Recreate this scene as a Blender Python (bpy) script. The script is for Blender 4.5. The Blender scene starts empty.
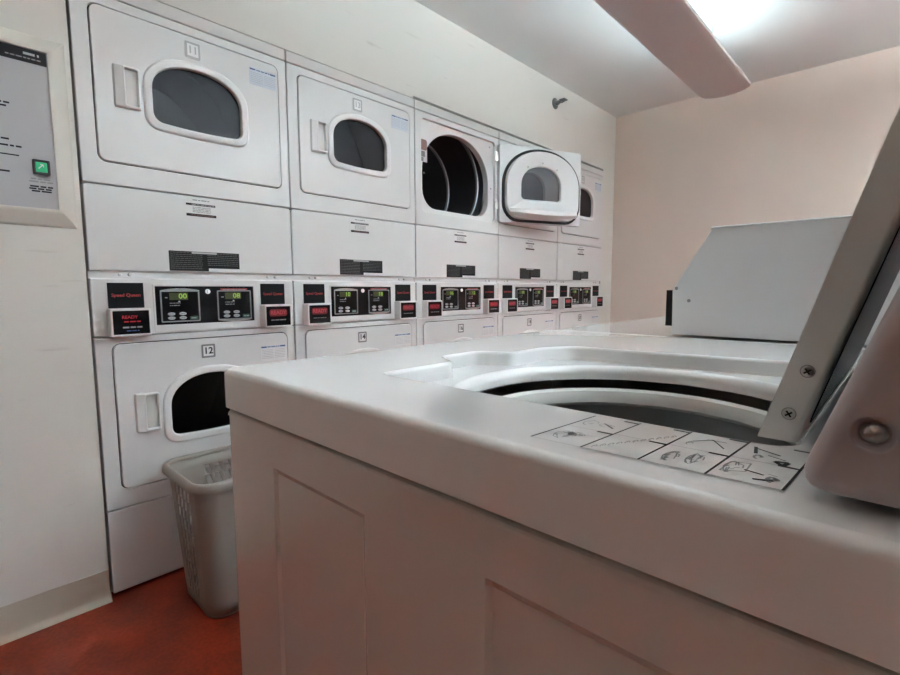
import bpy, math, random
from mathutils import Vector, Matrix
from mathutils.geometry import tessellate_polygon
random.seed(7)
S = bpy.context.scene
COL = S.collection
PI = math.pi

# ------------------------------------------------------------------ camera, world, exposure
cam_d = bpy.data.cameras.new('camera')
cam = bpy.data.objects.new('camera', cam_d); COL.objects.link(cam)
cam_d.sensor_width = 36.0
cam_d.lens = 485.92 / 900 * 36.0
cam_d.clip_start = 0.01
YAW, PITCH, ROLL = 0.755585, -0.09904, -0.00297
fw = Vector((-math.sin(YAW) * math.cos(PITCH), math.cos(YAW) * math.cos(PITCH), math.sin(PITCH)))
rt = Vector((math.cos(YAW), math.sin(YAW), 0)); up = rt.cross(fw)
rt, up = math.cos(ROLL) * rt + math.sin(ROLL) * up, -math.sin(ROLL) * rt + math.cos(ROLL) * up
mw = Matrix.Identity(4)
for i in range(3):
    mw[i][0], mw[i][1], mw[i][2] = rt[i], up[i], -fw[i]
mw.translation = Vector((1.8391, -0.33404, 1.00577))
cam.matrix_world = mw
S.camera = cam

world = bpy.data.worlds.new('world'); S.world = world
world.use_nodes = True
world.node_tree.nodes['Background'].inputs[0].default_value = (0.9, 0.85, 0.8, 1)
world.node_tree.nodes['Background'].inputs[1].default_value = 0.0
S.view_settings.view_transform = 'Standard'
S.view_settings.look = 'None'
S.view_settings.exposure = 0.1
S.view_settings.gamma = 1.0
S.view_settings.use_curve_mapping = False
try:
    S.cycles.max_bounces = 14; S.cycles.diffuse_bounces = 8; S.cycles.glossy_bounces = 6
    S.cycles.use_denoising = True
    S.cycles.sample_clamp_indirect = 0.0
    S.cycles.caustics_reflective = False
except Exception:
    pass
LAMP_POWER, SIDE_FILL_POWER, REAR_FILL_POWER = 16.0, 165.0, 12.0  # side and rear values drive the added fill troughs

# ------------------------------------------------------------------ materials
def mat(name, col, rough=0.5, metal=0.0, coat=0.0, emit=None, estr=0.0, spec=0.5, noise=None, bump=None):
    m = bpy.data.materials.new(name); m.use_nodes = True
    nt = m.node_tree; b = nt.nodes['Principled BSDF']
    b.inputs['Base Color'].default_value = (*col, 1)
    b.inputs['Roughness'].default_value = rough
    b.inputs['Metallic'].default_value = metal
    b.inputs['Coat Weight'].default_value = coat
    b.inputs['Coat Roughness'].default_value = 0.06
    b.inputs['Specular IOR Level'].default_value = spec
    if emit:
        b.inputs['Emission Color'].default_value = (*emit, 1)
        b.inputs['Emission Strength'].default_value = estr
    if noise:                                     # (scale, second colour, low, high, detail)
        tc = nt.nodes.new('ShaderNodeTexCoord'); n = nt.nodes.new('ShaderNodeTexNoise')
        n.inputs['Scale'].default_value = noise[0]; n.inputs['Detail'].default_value = noise[4]
        r = nt.nodes.new('ShaderNodeValToRGB')
        r.color_ramp.elements[0].position = noise[2]; r.color_ramp.elements[1].position = noise[3]
        r.color_ramp.elements[0].color = (*col, 1); r.color_ramp.elements[1].color = (*noise[1], 1)
        nt.links.new(tc.outputs['Object'], n.inputs['Vector'])
        nt.links.new(n.outputs['Fac'], r.inputs['Fac'])
        nt.links.new(r.outputs['Color'], b.inputs['Base Color'])
    if bump:                                      # (scale, strength)
        tc = nt.nodes.new('ShaderNodeTexCoord'); n = nt.nodes.new('ShaderNodeTexNoise')
        n.inputs['Scale'].default_value = bump[0]; n.inputs['Detail'].default_value = 4
        bp = nt.nodes.new('ShaderNodeBump'); bp.inputs['Strength'].default_value = bump[1]
        bp.inputs['Distance'].default_value = 0.004
        nt.links.new(tc.outputs['Object'], n.inputs['Vector'])
        nt.links.new(n.outputs['Fac'], bp.inputs['Height'])
        nt.links.new(bp.outputs['Normal'], b.inputs['Normal'])
    return m

def tinted_glass(name, tint, gloss):
    m = bpy.data.materials.new(name); m.use_nodes = True
    nt = m.node_tree; nt.nodes.clear()
    o = nt.nodes.new('ShaderNodeOutputMaterial'); t = nt.nodes.new('ShaderNodeBsdfTransparent')
    g = nt.nodes.new('ShaderNodeBsdfGlossy'); g.inputs['Roughness'].default_value = 0.30
    g.inputs['Color'].default_value = (0.9, 0.9, 0.95, 1)
    mx = nt.nodes.new('ShaderNodeMixShader'); fr = nt.nodes.new('ShaderNodeFresnel')
    fr.inputs['IOR'].default_value = gloss
    t.inputs['Color'].default_value = (*tint, 1)
    nt.links.new(fr.outputs[0], mx.inputs[0]); nt.links.new(t.outputs[0], mx.inputs[1])
    nt.links.new(g.outputs[0], mx.inputs[2]); nt.links.new(mx.outputs[0], o.inputs[0])
    return m

ENAMEL = mat('dryer_enamel', (0.73, 0.73, 0.73), 0.35, coat=0.15)
CAPMAT = mat('dryer_enamel_top', (0.72, 0.71, 0.70), 0.4)
DOORWH = mat('door_white_plastic', (0.78, 0.78, 0.78), 0.38)
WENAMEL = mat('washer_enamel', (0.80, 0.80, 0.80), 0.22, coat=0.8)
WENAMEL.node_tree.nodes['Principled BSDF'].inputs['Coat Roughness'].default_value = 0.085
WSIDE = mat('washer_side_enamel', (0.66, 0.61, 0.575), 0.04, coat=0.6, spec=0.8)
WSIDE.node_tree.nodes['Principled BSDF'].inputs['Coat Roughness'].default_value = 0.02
PLASTIC = mat('grey_white_plastic', (0.66, 0.65, 0.63), 0.35)
MAUVE = mat('console_plastic', (0.40, 0.35, 0.355), 0.38)
GREYMET = mat('painted_grey_metal', (0.74, 0.75, 0.76), 0.4)
SILVER = mat('silver_foil', (0.62, 0.62, 0.63), 0.16, metal=0.8)
BADGE_GLARE = mat('badge_glare_white', (0.9, 0.9, 0.91), 0.12, coat=1.0)
STEEL = mat('steel', (0.55, 0.54, 0.52), 0.3, metal=1.0)
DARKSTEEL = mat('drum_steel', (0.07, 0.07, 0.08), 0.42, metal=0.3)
RIBSTEEL = mat('drum_rib', (0.42, 0.42, 0.45), 0.35, metal=0.6)
TUBSTEEL = mat('tub_steel', (0.42, 0.41, 0.40), 0.35, metal=0.7)
BLACK = mat('black_plastic', (0.012, 0.012, 0.013), 0.3)
BLACKGL = mat('black_gloss_panel', (0.008, 0.008, 0.010), 0.14, spec=0.3)
PLAQUE = mat('charcoal_plaque', (0.010, 0.011, 0.013), 0.5, spec=0.15)
RUBBER = mat('black_rubber', (0.02, 0.02, 0.02), 0.6)
INK = mat('black_ink', (0.014, 0.014, 0.014), 0.5, spec=0.2)
DIMINK = mat('dim_grey_ink', (0.12, 0.12, 0.125), 0.5)
GREYINK = mat('grey_ink', (0.28, 0.28, 0.29), 0.5)
PALEINK = mat('pale_grey_ink', (0.45, 0.45, 0.46), 0.5)
REDINK = mat('red_ink', (0.36, 0.03, 0.03), 0.5)
BLUEINK = mat('navy_ink', (0.03, 0.07, 0.22), 0.5)
LBLUE = mat('pale_blue_paper', (0.62, 0.68, 0.76), 0.5)
PAPER = mat('white_paper', (0.78, 0.78, 0.79), 0.5)
STICKRED = mat('faded_brown_red_print', (0.30, 0.17, 0.15), 0.5)
STICKGRY = mat('grey_print', (0.22, 0.22, 0.22), 0.5)
LED_GREEN = mat('green_led', (0.05, 0.2, 0.02), 0.4, emit=(0.52, 0.68, 0.12), estr=0.45)
LED_DIM = mat('green_led_window', (0.03, 0.035, 0.005), 0.4, emit=(0.10, 0.13, 0.01), estr=0.07)
LED_RED = mat('red_led', (0.13, 0.015, 0.025), 0.4, emit=(0.95, 0.08, 0.13), estr=0.30)
LED_REDDIM = mat('dim_red_led', (0.2, 0.0, 0.01), 0.4, emit=(0.6, 0.02, 0.04), estr=0.28)
LED_REDGLOW = mat('red_led_window', (0.1, 0.0, 0.0), 0.3, emit=(0.5, 0.0, 0.03), estr=0.06)
BTN_GREEN = mat('green_button', (0.02, 0.10, 0.07), 0.4)
BTN_LIT = mat('lit_green_button', (0.02, 0.3, 0.12), 0.3, emit=(0.02, 0.45, 0.20), estr=0.45)
BASKETM = mat('beige_grey_plastic', (0.31, 0.28, 0.25), 0.4)
GLASS = tinted_glass('smoked_door_glass', (0.20, 0.20, 0.22), 1.38)
GLASSC = tinted_glass('clear_door_glass', (0.55, 0.55, 0.57), 1.38)
DECALM = mat('decal_white', (0.80, 0.80, 0.80), 0.16, coat=0.8)
TUBE = mat('fluorescent_tube', (0.9, 0.9, 0.9), 0.4, emit=(0.79, 1.0, 1.07), estr=LAMP_POWER)
FILL_SIDE = mat('fill_tube_side', (0.9, 0.9, 0.9), 0.4, emit=(0.875, 0.985, 1.06), estr=SIDE_FILL_POWER)
FILL_REAR = mat('fill_tube_rear', (0.9, 0.9, 0.9), 0.4, emit=(1.06, 0.96, 0.86), estr=REAR_FILL_POWER)
FIXM = mat('fixture_white_metal', (0.63, 0.615, 0.61), 0.45)

CEIL = mat('ceiling_paint', (0.74, 0.765, 0.76), 0.8, noise=(1.5, (0.70, 0.725, 0.72), 0.35, 0.7, 3))
WALLW = mat('white_wall_paint', (0.72, 0.70, 0.66), 0.6, noise=(2.5, (0.66, 0.64, 0.59), 0.4, 0.75, 4))
WALLT = mat('tan_wall_paint', (0.72, 0.61, 0.53), 0.7, noise=(2.0, (0.68, 0.58, 0.51), 0.35, 0.7, 4))
BASEM = mat('base_vinyl', (0.54, 0.48, 0.40), 0.45)
KIOSKM = mat('kiosk_face_grey', (0.46, 0.46, 0.48), 0.35)
KIOSKF = mat('kiosk_frame_cream', (0.70, 0.68, 0.62), 0.5)

def wall_left_material():
    m = mat('cream_wall_scuffed', (0.745, 0.725, 0.68), 0.55)
    nt = m.node_tree; b = nt.nodes['Principled BSDF']
    tc = nt.nodes.new('ShaderNodeTexCoord')
    mp = nt.nodes.new('ShaderNodeMapping'); mp.inputs['Scale'].default_value = (1, 3.0, 22.0)
    n = nt.nodes.new('ShaderNodeTexNoise'); n.inputs['Scale'].default_value = 1.6; n.inputs['Detail'].default_value = 5
    r = nt.nodes.new('ShaderNodeValToRGB')
    r.color_ramp.elements[0].position = 0.66; r.color_ramp.elements[1].position = 0.74
    r.color_ramp.elements[0].color = (0, 0, 0, 1); r.color_ramp.elements[1].color = (0.22, 0.22, 0.22, 1)
    mx = nt.nodes.new('ShaderNodeMixRGB'); mx.inputs[1].default_value = (0.745, 0.725, 0.68, 1)
    mx.inputs[2].default_value = (0.32, 0.25, 0.19, 1)
    nt.links.new(tc.outputs['Object'], mp.inputs['Vector']); nt.links.new(mp.outputs[0], n.inputs['Vector'])
    nt.links.new(n.outputs['Fac'], r.inputs['Fac']); nt.links.new(r.outputs['Color'], mx.inputs[0])
    nt.links.new(mx.outputs[0], b.inputs['Base Color'])
    return m
WALLL = wall_left_material()

def floor_material():
    m = mat('red_linoleum', (0.22, 0.035, 0.012), 0.38)
    nt = m.node_tree; b = nt.nodes['Principled BSDF']
    tc = nt.nodes.new('ShaderNodeTexCoord')
    n = nt.nodes.new('ShaderNodeTexNoise'); n.inputs['Scale'].default_value = 7; n.inputs['Detail'].default_value = 8
    r = nt.nodes.new('ShaderNodeValToRGB')
    r.color_ramp.elements[0].position = 0.3; r.color_ramp.elements[1].position = 0.75
    r.color_ramp.elements[0].color = (0.18, 0.018, 0.006, 1); r.color_ramp.elements[1].color = (0.42, 0.050, 0.016, 1)
    n2 = nt.nodes.new('ShaderNodeTexNoise'); n2.inputs['Scale'].default_value = 90; n2.inputs['Detail'].default_value = 3
    r2 = nt.nodes.new('ShaderNodeValToRGB')
    r2.color_ramp.elements[0].position = 0.35; r2.color_ramp.elements[1].position = 0.7
    r2.color_ramp.elements[0].color = (0.75, 0.75, 0.75, 1); r2.color_ramp.elements[1].color = (1.1, 1.1, 1.1, 1)
    mx = nt.nodes.new('ShaderNodeMixRGB'); mx.blend_type = 'MULTIPLY'; mx.inputs[0].default_value = 1
    nt.links.new(tc.outputs['Object'], n.inputs['Vector']); nt.links.new(n.outputs['Fac'], r.inputs['Fac'])
    nt.links.new(tc.outputs['Object'], n2.inputs['Vector']); nt.links.new(n2.outputs['Fac'], r2.inputs['Fac'])
    nt.links.new(r.outputs['Color'], mx.inputs[1]); nt.links.new(r2.outputs['Color'], mx.inputs[2])
    nt.links.new(mx.outputs[0], b.inputs['Base Color'])
    return m
FLOORM = floor_material()

# ------------------------------------------------------------------ mesh helpers
def OX(p): return (p[2], p[0], p[1])      # plate facing +x : u->y, v->z, w->x
def OZ(p): return tuple(p)                # plate facing +z
def OY(p): return (p[0], -p[2], p[1])     # plate facing -y : u->x, v->z

def tilt(o, vd):
    """plate whose u runs along y, v along vd (in x,z), w towards +x."""
    L = math.hypot(*vd); vx, vz = vd[0] / L, vd[1] / L
    def f(p): return (o[0] + vx * p[1] + vz * p[2], o[1] + p[0], o[2] + vz * p[1] - vx * p[2])
    return f

class M:
    def __init__(s): s.v, s.f, s.mi, s.mats = [], [], [], []
    def slot(s, m):
        if m not in s.mats: s.mats.append(m)
        return s.mats.index(m)
    def add(s, vs, fs, m):
        o = len(s.v); k = s.slot(m); s.v += [tuple(v) for v in vs]
        for f in fs: s.f.append(tuple(i + o for i in f)); s.mi.append(k)
    def build(s, name, parent=None, angle=35):
        me = bpy.data.meshes.new(name); me.from_pydata(s.v, [], s.f)
        for m in s.mats: me.materials.append(m)
        me.polygons.foreach_set('material_index', s.mi)
        me.polygons.foreach_set('use_smooth', [True] * len(s.f))
        me.update()
        me.set_sharp_from_angle(angle=math.radians(angle))
        o = bpy.data.objects.new(name, me); COL.objects.link(o)
        wn = o.modifiers.new('weighted_normals', 'WEIGHTED_NORMAL'); wn.keep_sharp = True; wn.weight = 80
        if parent is not None:
            o.parent = parent
            o.matrix_parent_inverse = Matrix.Identity(4)
        return o

def rrect(u0, v0, u1, v1, r, n=6):
    rs = r if isinstance(r, (tuple, list)) else (r,) * 4      # BL, BR, TR, TL
    pts = []
    for (cx, cy, a, rr) in ((u0 + rs[0], v0 + rs[0], PI, rs[0]), (u1 - rs[1], v0 + rs[1], 1.5 * PI, rs[1]),
                            (u1 - rs[2], v1 - rs[2], 0, rs[2]), (u0 + rs[3], v1 - rs[3], .5 * PI, rs[3])):
        if rr < 1e-6: pts.append((cx, cy)); continue
        for k in range(n + 1):
            t = a + .5 * PI * k / n
            pts.append((cx + rr * math.cos(t), cy + rr * math.sin(t)))
    return pts

def arch(u0, v0, u1, v1, vs, r, n=20, ex=2.0, sag=0.0):
    """flat-bottomed arch: corners of radius r below, sides up to vs, (super)elliptic top to v1."""
    pts = []; cx = (u0 + u1) / 2; a = (u1 - u0) / 2
    for k in range(7):
        t = PI + .5 * PI * k / 6; pts.append((u0 + r + r * math.cos(t), v0 + r + r * math.sin(t)))
    if sag:
        for k in range(1, 6): pts.append((u0 + r + (u1 - u0 - 2 * r) * k / 6, v0 - sag * math.sin(PI * k / 6)))
    for k in range(7):
        t = 1.5 * PI + .5 * PI * k / 6; pts.append((u1 - r + r * math.cos(t), v0 + r + r * math.sin(t)))
    for k in range(n + 1):
        t = PI * k / n; c, s_ = math.cos(t), math.sin(t)
        pts.append((cx + a * math.copysign(abs(c) ** (2 / ex), c), vs + (v1 - vs) * abs(s_) ** (2 / ex)))
    return pts

def circle(cx, cy, r, n=32): return [(cx + r * math.cos(2 * PI * k / n), cy + r * math.sin(2 * PI * k / n)) for k in range(n)]

def area(p): return sum(p[i - 1][0] * p[i][1] - p[i][0] * p[i - 1][1] for i in range(len(p))) / 2

def clean(p):
    q = []
    for a in p:
        if not q or math.hypot(a[0] - q[-1][0], a[1] - q[-1][1]) > 1e-6: q.append(a)
    if math.hypot(q[0][0] - q[-1][0], q[0][1] - q[-1][1]) < 1e-6: q.pop()
    return q

def inset(p, d):
    """move a CCW loop inwards by d (a negative d grows it)."""
    n = len(p); out = []
    for i in range(n):
        a, b, c = p[i - 1], p[i], p[(i + 1) % n]
        e1 = (b[0] - a[0], b[1] - a[1]); e2 = (c[0] - b[0], c[1] - b[1])
        l1 = math.hypot(*e1) or 1; l2 = math.hypot(*e2) or 1
        n1 = (-e1[1] / l1, e1[0] / l1); n2 = (-e2[1] / l2, e2[0] / l2)
        mx, my = n1[0] + n2[0], n1[1] + n2[1]; q = mx * n1[0] + my * n1[1]
        if q < 0.35: q = 0.35
        out.append((b[0] + mx * d / q, b[1] + my * d / q))
    return out

def plate(m, outer, w0, w1, mt, holes=(), b=0.0, hb=None, seg=3, T=OX, back=False, hw0=None, outer_side=True, hmt=None):
    """extruded flat shape from w0 to its front w1 with rounded front edges (b outside, hb round its holes)."""
    hb = b if hb is None else hb; hw0 = w0 if hw0 is None else hw0
    loops = [clean(outer)] + [clean(h) for h in holes]
    loops = [l if area(l) > 0 else l[::-1] for l in loops]
    front, vs, fs = [], [], []
    hfs = []
    for li, l in enumerate(loops):
        bb = b if li == 0 else hb; sg = 1 if li == 0 else -1
        rings = []
        if bb > 0:
            for k in range(seg + 1):
                t = .5 * PI * k / seg
                rings.append((bb * (1 - math.sin(t)) * sg, w1 - bb * (1 - math.cos(t))))
        else: rings.append((0, w1))
        if (li == 0 and outer_side) or li > 0: rings.append((0, w0 if li == 0 else hw0))
        n = len(l); base = len(vs)
        for d, w in rings:
            q = inset(l, d) if abs(d) > 1e-9 else l
            vs += [(*p, w) for p in q]
        for k in range(len(rings) - 1):
            for i in range(n):
                j = (i + 1) % n
                A, B, C, D = base + k * n + i, base + k * n + j, base + (k + 1) * n + j, base + (k + 1) * n + i
                (fs if li == 0 else hfs).append((A, D, C, B) if li == 0 else (A, B, C, D))
        front.append((base, n, base + (len(rings) - 1) * n))
    def cap(idx, flip):
        lp = [[Vector((vs[i][0], vs[i][1], 0)) for i in range(s0, s0 + n)] for s0, n in idx]
        flat = [i for s0, n in idx for i in range(s0, s0 + n)]
        for t in tessellate_polygon(lp):
            t = [flat[i] for i in t]
            a = (vs[t[1]][0] - vs[t[0]][0]) * (vs[t[2]][1] - vs[t[0]][1]) - (vs[t[1]][1] - vs[t[0]][1]) * (vs[t[2]][0] - vs[t[0]][0])
            if (a < 0) != flip: t = t[::-1]
            fs.append(tuple(t))
    cap([(f[0], f[1]) for f in front], False)
    if back: cap([(f[2], f[1]) for f in front], True)
    vv = [T(p) for p in vs]
    if hmt is None: m.add(vv, fs + hfs, mt)
    else: m.add(vv, fs, mt); m.add(vv, hfs, hmt)

def box(m, x0, y0, z0, x1, y1, z1, mt, skip=()):
    v = [(x, y, z) for x in (x0, x1) for y in (y0, y1) for z in (z0, z1)]
    F = {'-x': (0, 1, 3, 2), '+x': (4, 6, 7, 5), '-y': (0, 4, 5, 1), '+y': (2, 3, 7, 6), '-z': (0, 2, 6, 4), '+z': (1, 5, 7, 3)}
    m.add(v, [f for k, f in F.items() if k not in skip], mt)

def rbox(m, x0, y0, z0, x1, y1, z1, mt, b=0.004, r=0.006):
    """box with rounded vertical-front edges: a +x facing plate with back."""
    plate(m, rrect(y0, z0, y1, z1, r), x0, x1, mt, b=b, back=True)

def lathe(m, prof, mt, T=OZ, c=(0, 0), n=48, sx=1.0, close=False):
    vs, fs = [], []
    for r, h in prof:
        for k in range(n):
            a = 2 * PI * k / n; vs.append(T((c[0] + r * math.cos(a), c[1] + r * math.sin(a), h)))
    for i in range(len(prof) - 1):
        for k in range(n):
            j = (k + 1) % n; fs.append((i * n + k, i * n + j, (i + 1) * n + j, (i + 1) * n + k))
    if close: fs.append(tuple(range((len(prof) - 1) * n, len(prof) * n)))
    m.add(vs, fs, mt)

def tube(m, path, r, mt, n=8, cap=True):
    path = [Vector(p) for p in path]; vs, fs = [], []
    for i, p in enumerate(path):
        d = (path[min(i + 1, len(path) - 1)] - path[max(i - 1, 0)]).normalized()
        a = Vector((0, 0, 1)) if abs(d.z) < .9 else Vector((1, 0, 0))
        s = d.cross(a).normalized(); t = s.cross(d)
        for k in range(n):
            q = 2 * PI * k / n; vs.append(p + r * (math.cos(q) * s + math.sin(q) * t))
    for i in range(len(path) - 1):
        for k in range(n):
            j = (k + 1) % n; fs.append((i * n + k, (i + 1) * n + k, (i + 1) * n + j, i * n + j))
    if cap: fs += [tuple(range(n)), tuple(range((len(path) - 1) * n, len(path) * n))[::-1]]
    m.add(vs, fs, mt)

def text(m, s, u, v, size, w, mt, T=OX, bold=0.0, sx=1.0, depth=0.0002):
    c = bpy.data.curves.new('t', 'FONT'); c.body = s; c.size = size
    c.align_x = 'CENTER'; c.align_y = 'CENTER'; c.resolution_u = 3; c.offset = bold
    o = bpy.data.objects.new('t', c); me = o.to_mesh()
    m.add([T((u + p.co.x * sx, v + p.co.y, w + depth)) for p in me.vertices], [tuple(f.vertices) for f in me.polygons], mt)
    o.to_mesh_clear(); bpy.data.objects.remove(o); bpy.data.curves.remove(c)

def rect(m, u0, v0, u1, v1, w, mt, T=OX):
    m.add([T(p) for p in ((u0, v0, w), (u1, v0, w), (u1, v1, w), (u0, v1, w))], [(0, 1, 2, 3)], mt)

def stroke(m, pts, wd, w, mt, T=OZ):
    for (a, b) in zip(pts[:-1], pts[1:]):
        dx, dy = b[0] - a[0], b[1] - a[1]; L = math.hypot(dx, dy) or 1
        nx, ny = -dy / L * wd / 2, dx / L * wd / 2
        m.add([T(p) for p in ((a[0] - nx, a[1] - ny, w), (b[0] - nx, b[1] - ny, w), (b[0] + nx, b[1] + ny, w), (a[0] + nx, a[1] + ny, w))], [(0, 1, 2, 3)], mt)

def textline(m, u0, u1, v, h, w, mt, rnd, T=OX, fill=0.8):
    """an unreadable line of small print: word-length dashes."""
    u = u0
    while u < u1 - h * .5:
        L = h * rnd.uniform(1.2, 4.5); e = min(u + L, u1)
        rect(m, u, v - h / 2 * fill, e, v + h / 2 * fill, w, mt, T); u = e + h * .6

def thing(name, label, cat, loc=(0, 0, 0), group=None):
    o = bpy.data.objects.new(name, None); COL.objects.link(o); o.location = loc; o.empty_display_size = .05
    o['label'] = label; o['category'] = cat
    if group: o['group'] = group
    return o
def tag(o, label, cat, group=None):
    o['label'] = label; o['category'] = cat
    if group: o['group'] = group
    return o
def struct(o, label=None):
    o['kind'] = 'structure'
    if label: o['label'] = label; o['category'] = 'structure'
    return o

# ------------------------------------------------------------------ setting
W = 0.683; NDRY = 5
ZT = 1.9394; ZC = 2.404; YB = 3.6213
XR, YN = 3.9, -2.1
GAP = 0.006
XW = -0.008

m = M(); rect(m, XW - .9, YN, XR, YB, 0.0, FLOORM, OZ); struct(m.build('floor'), 'red-orange linoleum floor')
m = M(); m.add([(XW - .9, YN, ZC), (XR, YN, ZC), (XR, YB, ZC), (XW - .9, YB, ZC)], [(0, 3, 2, 1)], CEIL)
struct(m.build('ceiling'), 'plain white painted ceiling')
# left wall with the recess the dryers stand in
m = M()
yd = NDRY * W
plate(m, [(YN, 0), (0 - .004, 0), (-.004, ZT + GAP), (2 * W, ZT + GAP), (2 * W, ZT + .016), (yd + .003, ZT + .016), (yd + .003, 0), (YB, 0), (YB, ZC), (YN, ZC)], XW - .06, XW, WALLL, back=True)
m.mats[0] = WALLL
wl = struct(m.build('wall_left'), 'cream painted wall round the built-in dryers')
m = M()
plate(m, rrect(-.1, 0, yd + .1, ZC, 0), XW - .9, XW - .86, BLACK, back=True)  # black sheet puts the recess's shade into its colour
struct(m.build('wall_recess'), 'back of the dryer recess, blackened for its shade')
m = M(); m.add([(XW, YB, 0), (XR, YB, 0), (XR, YB, ZC), (XW, YB, ZC)], [(0, 1, 2, 3)], WALLT)
struct(m.build('wall_back'), 'tan painted far wall')
m = M(); m.add([(XR, YN, 0), (XR, YB, 0), (XR, YB, ZC), (XR, YN, ZC)], [(0, 3, 2, 1)], WALLW)
struct(m.build('wall_right'), 'cream right wall')
m = M(); m.add([(XW, YN, 0), (XR, YN, 0), (XR, YN, ZC), (XW, YN, ZC)], [(0, 3, 2, 1)], mat('brown_wall_paint', (0.30, 0.22, 0.17), 0.7))
struct(m.build('wall_near'), 'wall behind the viewer')

# coved vinyl base along the left wall
m = M()
prof = [(XW + .001, .098), (XW + .004, .098), (XW + .005, .04), (XW + .009, .018), (XW + .018, .006), (XW + .032, .001)]
vs, fs = [], []
for y in (YN, -.006):
    vs += [(x, y, z) for x, z in prof]
n = len(prof)
for i in range(n - 1): fs.append((i, i + 1, n + i + 1, n + i))
fs.append(tuple(range(n, 2 * n)))
m.add(vs, fs, BASEM)
struct(m.build('baseboard_left'), 'beige coved vinyl baseboard below the left wall')

# ------------------------------------------------------------------ stacked dryers
YW0, YW1 = 0.205, 0.495        # window glass
def window_path(z0, z1, grow=0.0):
    return arch(YW0 - grow, z0 - grow, YW1 + grow, z1 + grow, z0 + .105 + grow * .2, .030 + grow * .6, ex=2.15, sag=.004)
UP = dict(d0=1.405, d1=1.862, w0=1.554, w1=1.753, h0=1.572, h1=1.703, b0=1.791, b1=1.845, s0=1.769, s1=1.830, f0=1.3345, f1=1.8945)
LO = dict(d0=0.354, d1=0.832, w0=0.500, w1=0.708, h0=0.531, h1=0.666, b0=0.761, b1=0.812, s0=0.725, s1=0.787, f0=0.2920, f1=0.8555)
DY0, DY1 = 0.049, 0.645
rnd = random.Random(3)

def drum_hole(L):
    zc = L['w0'] - .128
    return arch(.066, L['d0'] + .021, .598, L['d0'] + .432, L['d0'] + .205, .095, ex=2.1, n=30)

def badge_mesh(L, num, shine):
    m = M(); u0, u1 = .312, .362
    plate(m, rrect(u0, L['b0'], u1, L['b1'], .004), .004, .0058, BADGE_GLARE if shine else PAPER, b=.0006, seg=1)
    o = rrect(u0 + .001, L['b0'] + .001, u1 - .001, L['b1'] - .001, .004); i = rrect(u0 + .0075, L['b0'] + .0075, u1 - .0075, L['b1'] - .0075, .002)
    plate(m, o, .0058, .0060, PALEINK if shine else STICKGRY, holes=[i])  # upper badges: paler plate and ink stand for glare
    text(m, num, (u0 + u1) / 2, (L['b0'] + L['b1']) / 2, .033, 0.0060, PALEINK if shine else INK, bold=.0008)
    return m

def make_door(root, L, num, shine, opened=False):
    m = M()
    plate(m, rrect(DY0, L['d0'], DY1, L['d1'], .022), -.012, .004, ENAMEL, holes=[window_path(L['w0'], L['w1'], .004)], b=.003)
    d = m.build('door', root)
    m = M(); plate(m, rrect(DY0 - .008, L['d0'] - .008, DY1 + .008, L['d1'] + .008, .025), -.013, -.0085, RUBBER, holes=[rrect(DY0 + .006, L['d0'] + .006, DY1 - .006, L['d1'] - .006, .02)]); m.build('gasket_or_gap_shade', d)  # dark ring put under the door edge as the gap's shade
    m = M(); plate(m, window_path(L['w0'], L['w1'], .026), .003, .0125, DOORWH, holes=[window_path(L['w0'], L['w1'])], b=.007, hb=.005, hw0=-.012)
    m.build('window_ring', d)
    m = M(); plate(m, window_path(L['w0'], L['w1'], .003), -.010, -.006, GLASS, back=True)
    m.build('window_glass', d)
    m = M()                                                   # pull handle: a flared flange and an open pocket
    h0, h1 = L['h0'], L['h1']
    plate(m, rrect(.120, h0 + .004, .169, h1 - .002, .006), .003, .021, DOORWH, holes=[rrect(.1275, h0 + .012, .1635, h1 - .009, .005)], b=.005, hb=.004, hw0=.0045)
    fl = [(.098, h0 + .006), (.120, h0 + .004), (.120, h1 - .002), (.098, h1 - .004)]
    vs = [(.004, .097, h0 + .010), (.004, .097, h1 - .008), (.012, .101, h1 - .004), (.012, .101, h0 + .006), (.020, .123, h0 + .006), (.020, .123, h1 - .004),
          (.004, .122, h0 + .002), (.004, .122, h1 + .001), (.004, .100, h0 + .002), (.004, .100, h1)]
    m.add(vs, [(0, 3, 2, 1), (3, 4, 5, 2), (8, 6, 4, 3), (0, 8, 3), (2, 5, 7, 9), (1, 2, 9)], DOORWH)
    vs = [(.0046, .1275, h0 + .012), (.0046, .1635, h0 + .012), (.0046, .1635, h1 - .009), (.0046, .1275, h1 - .009)]
    m.add(vs, [(0, 1, 2, 3)], PLASTIC)
    m.build('door_handle', d)
    badge_mesh(L, num, shine).build('number_badge', d)
    m = M(); s0, s1 = L['s0'], L['s1']
    plate(m, rrect(.533, s0, .637, s1, .003), .004, .0046, LBLUE if shine else PAPER)
    rect(m, .534, s1 - .012, .636, s1 - .001, .0048, LBLUE)
    rect(m, .535, s1 - .009, .557, s1 - .004, .0050, BLUEINK); rect(m, .613, s1 - .009, .635, s1 - .004, .0050, BLUEINK)
    textline(m, .560, .611, s1 - .0065, .004, .0050, BLUEINK, rnd)
    for k in range(6): textline(m, .538, .585, s1 - .018 - k * .0065, .0022, .0050, PALEINK, rnd); textline(m, .590, .634, s1 - .018 - k * .0065, .0022, .0050, PALEINK, rnd)
    m.build('notice_sticker', d)
    return d

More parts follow.
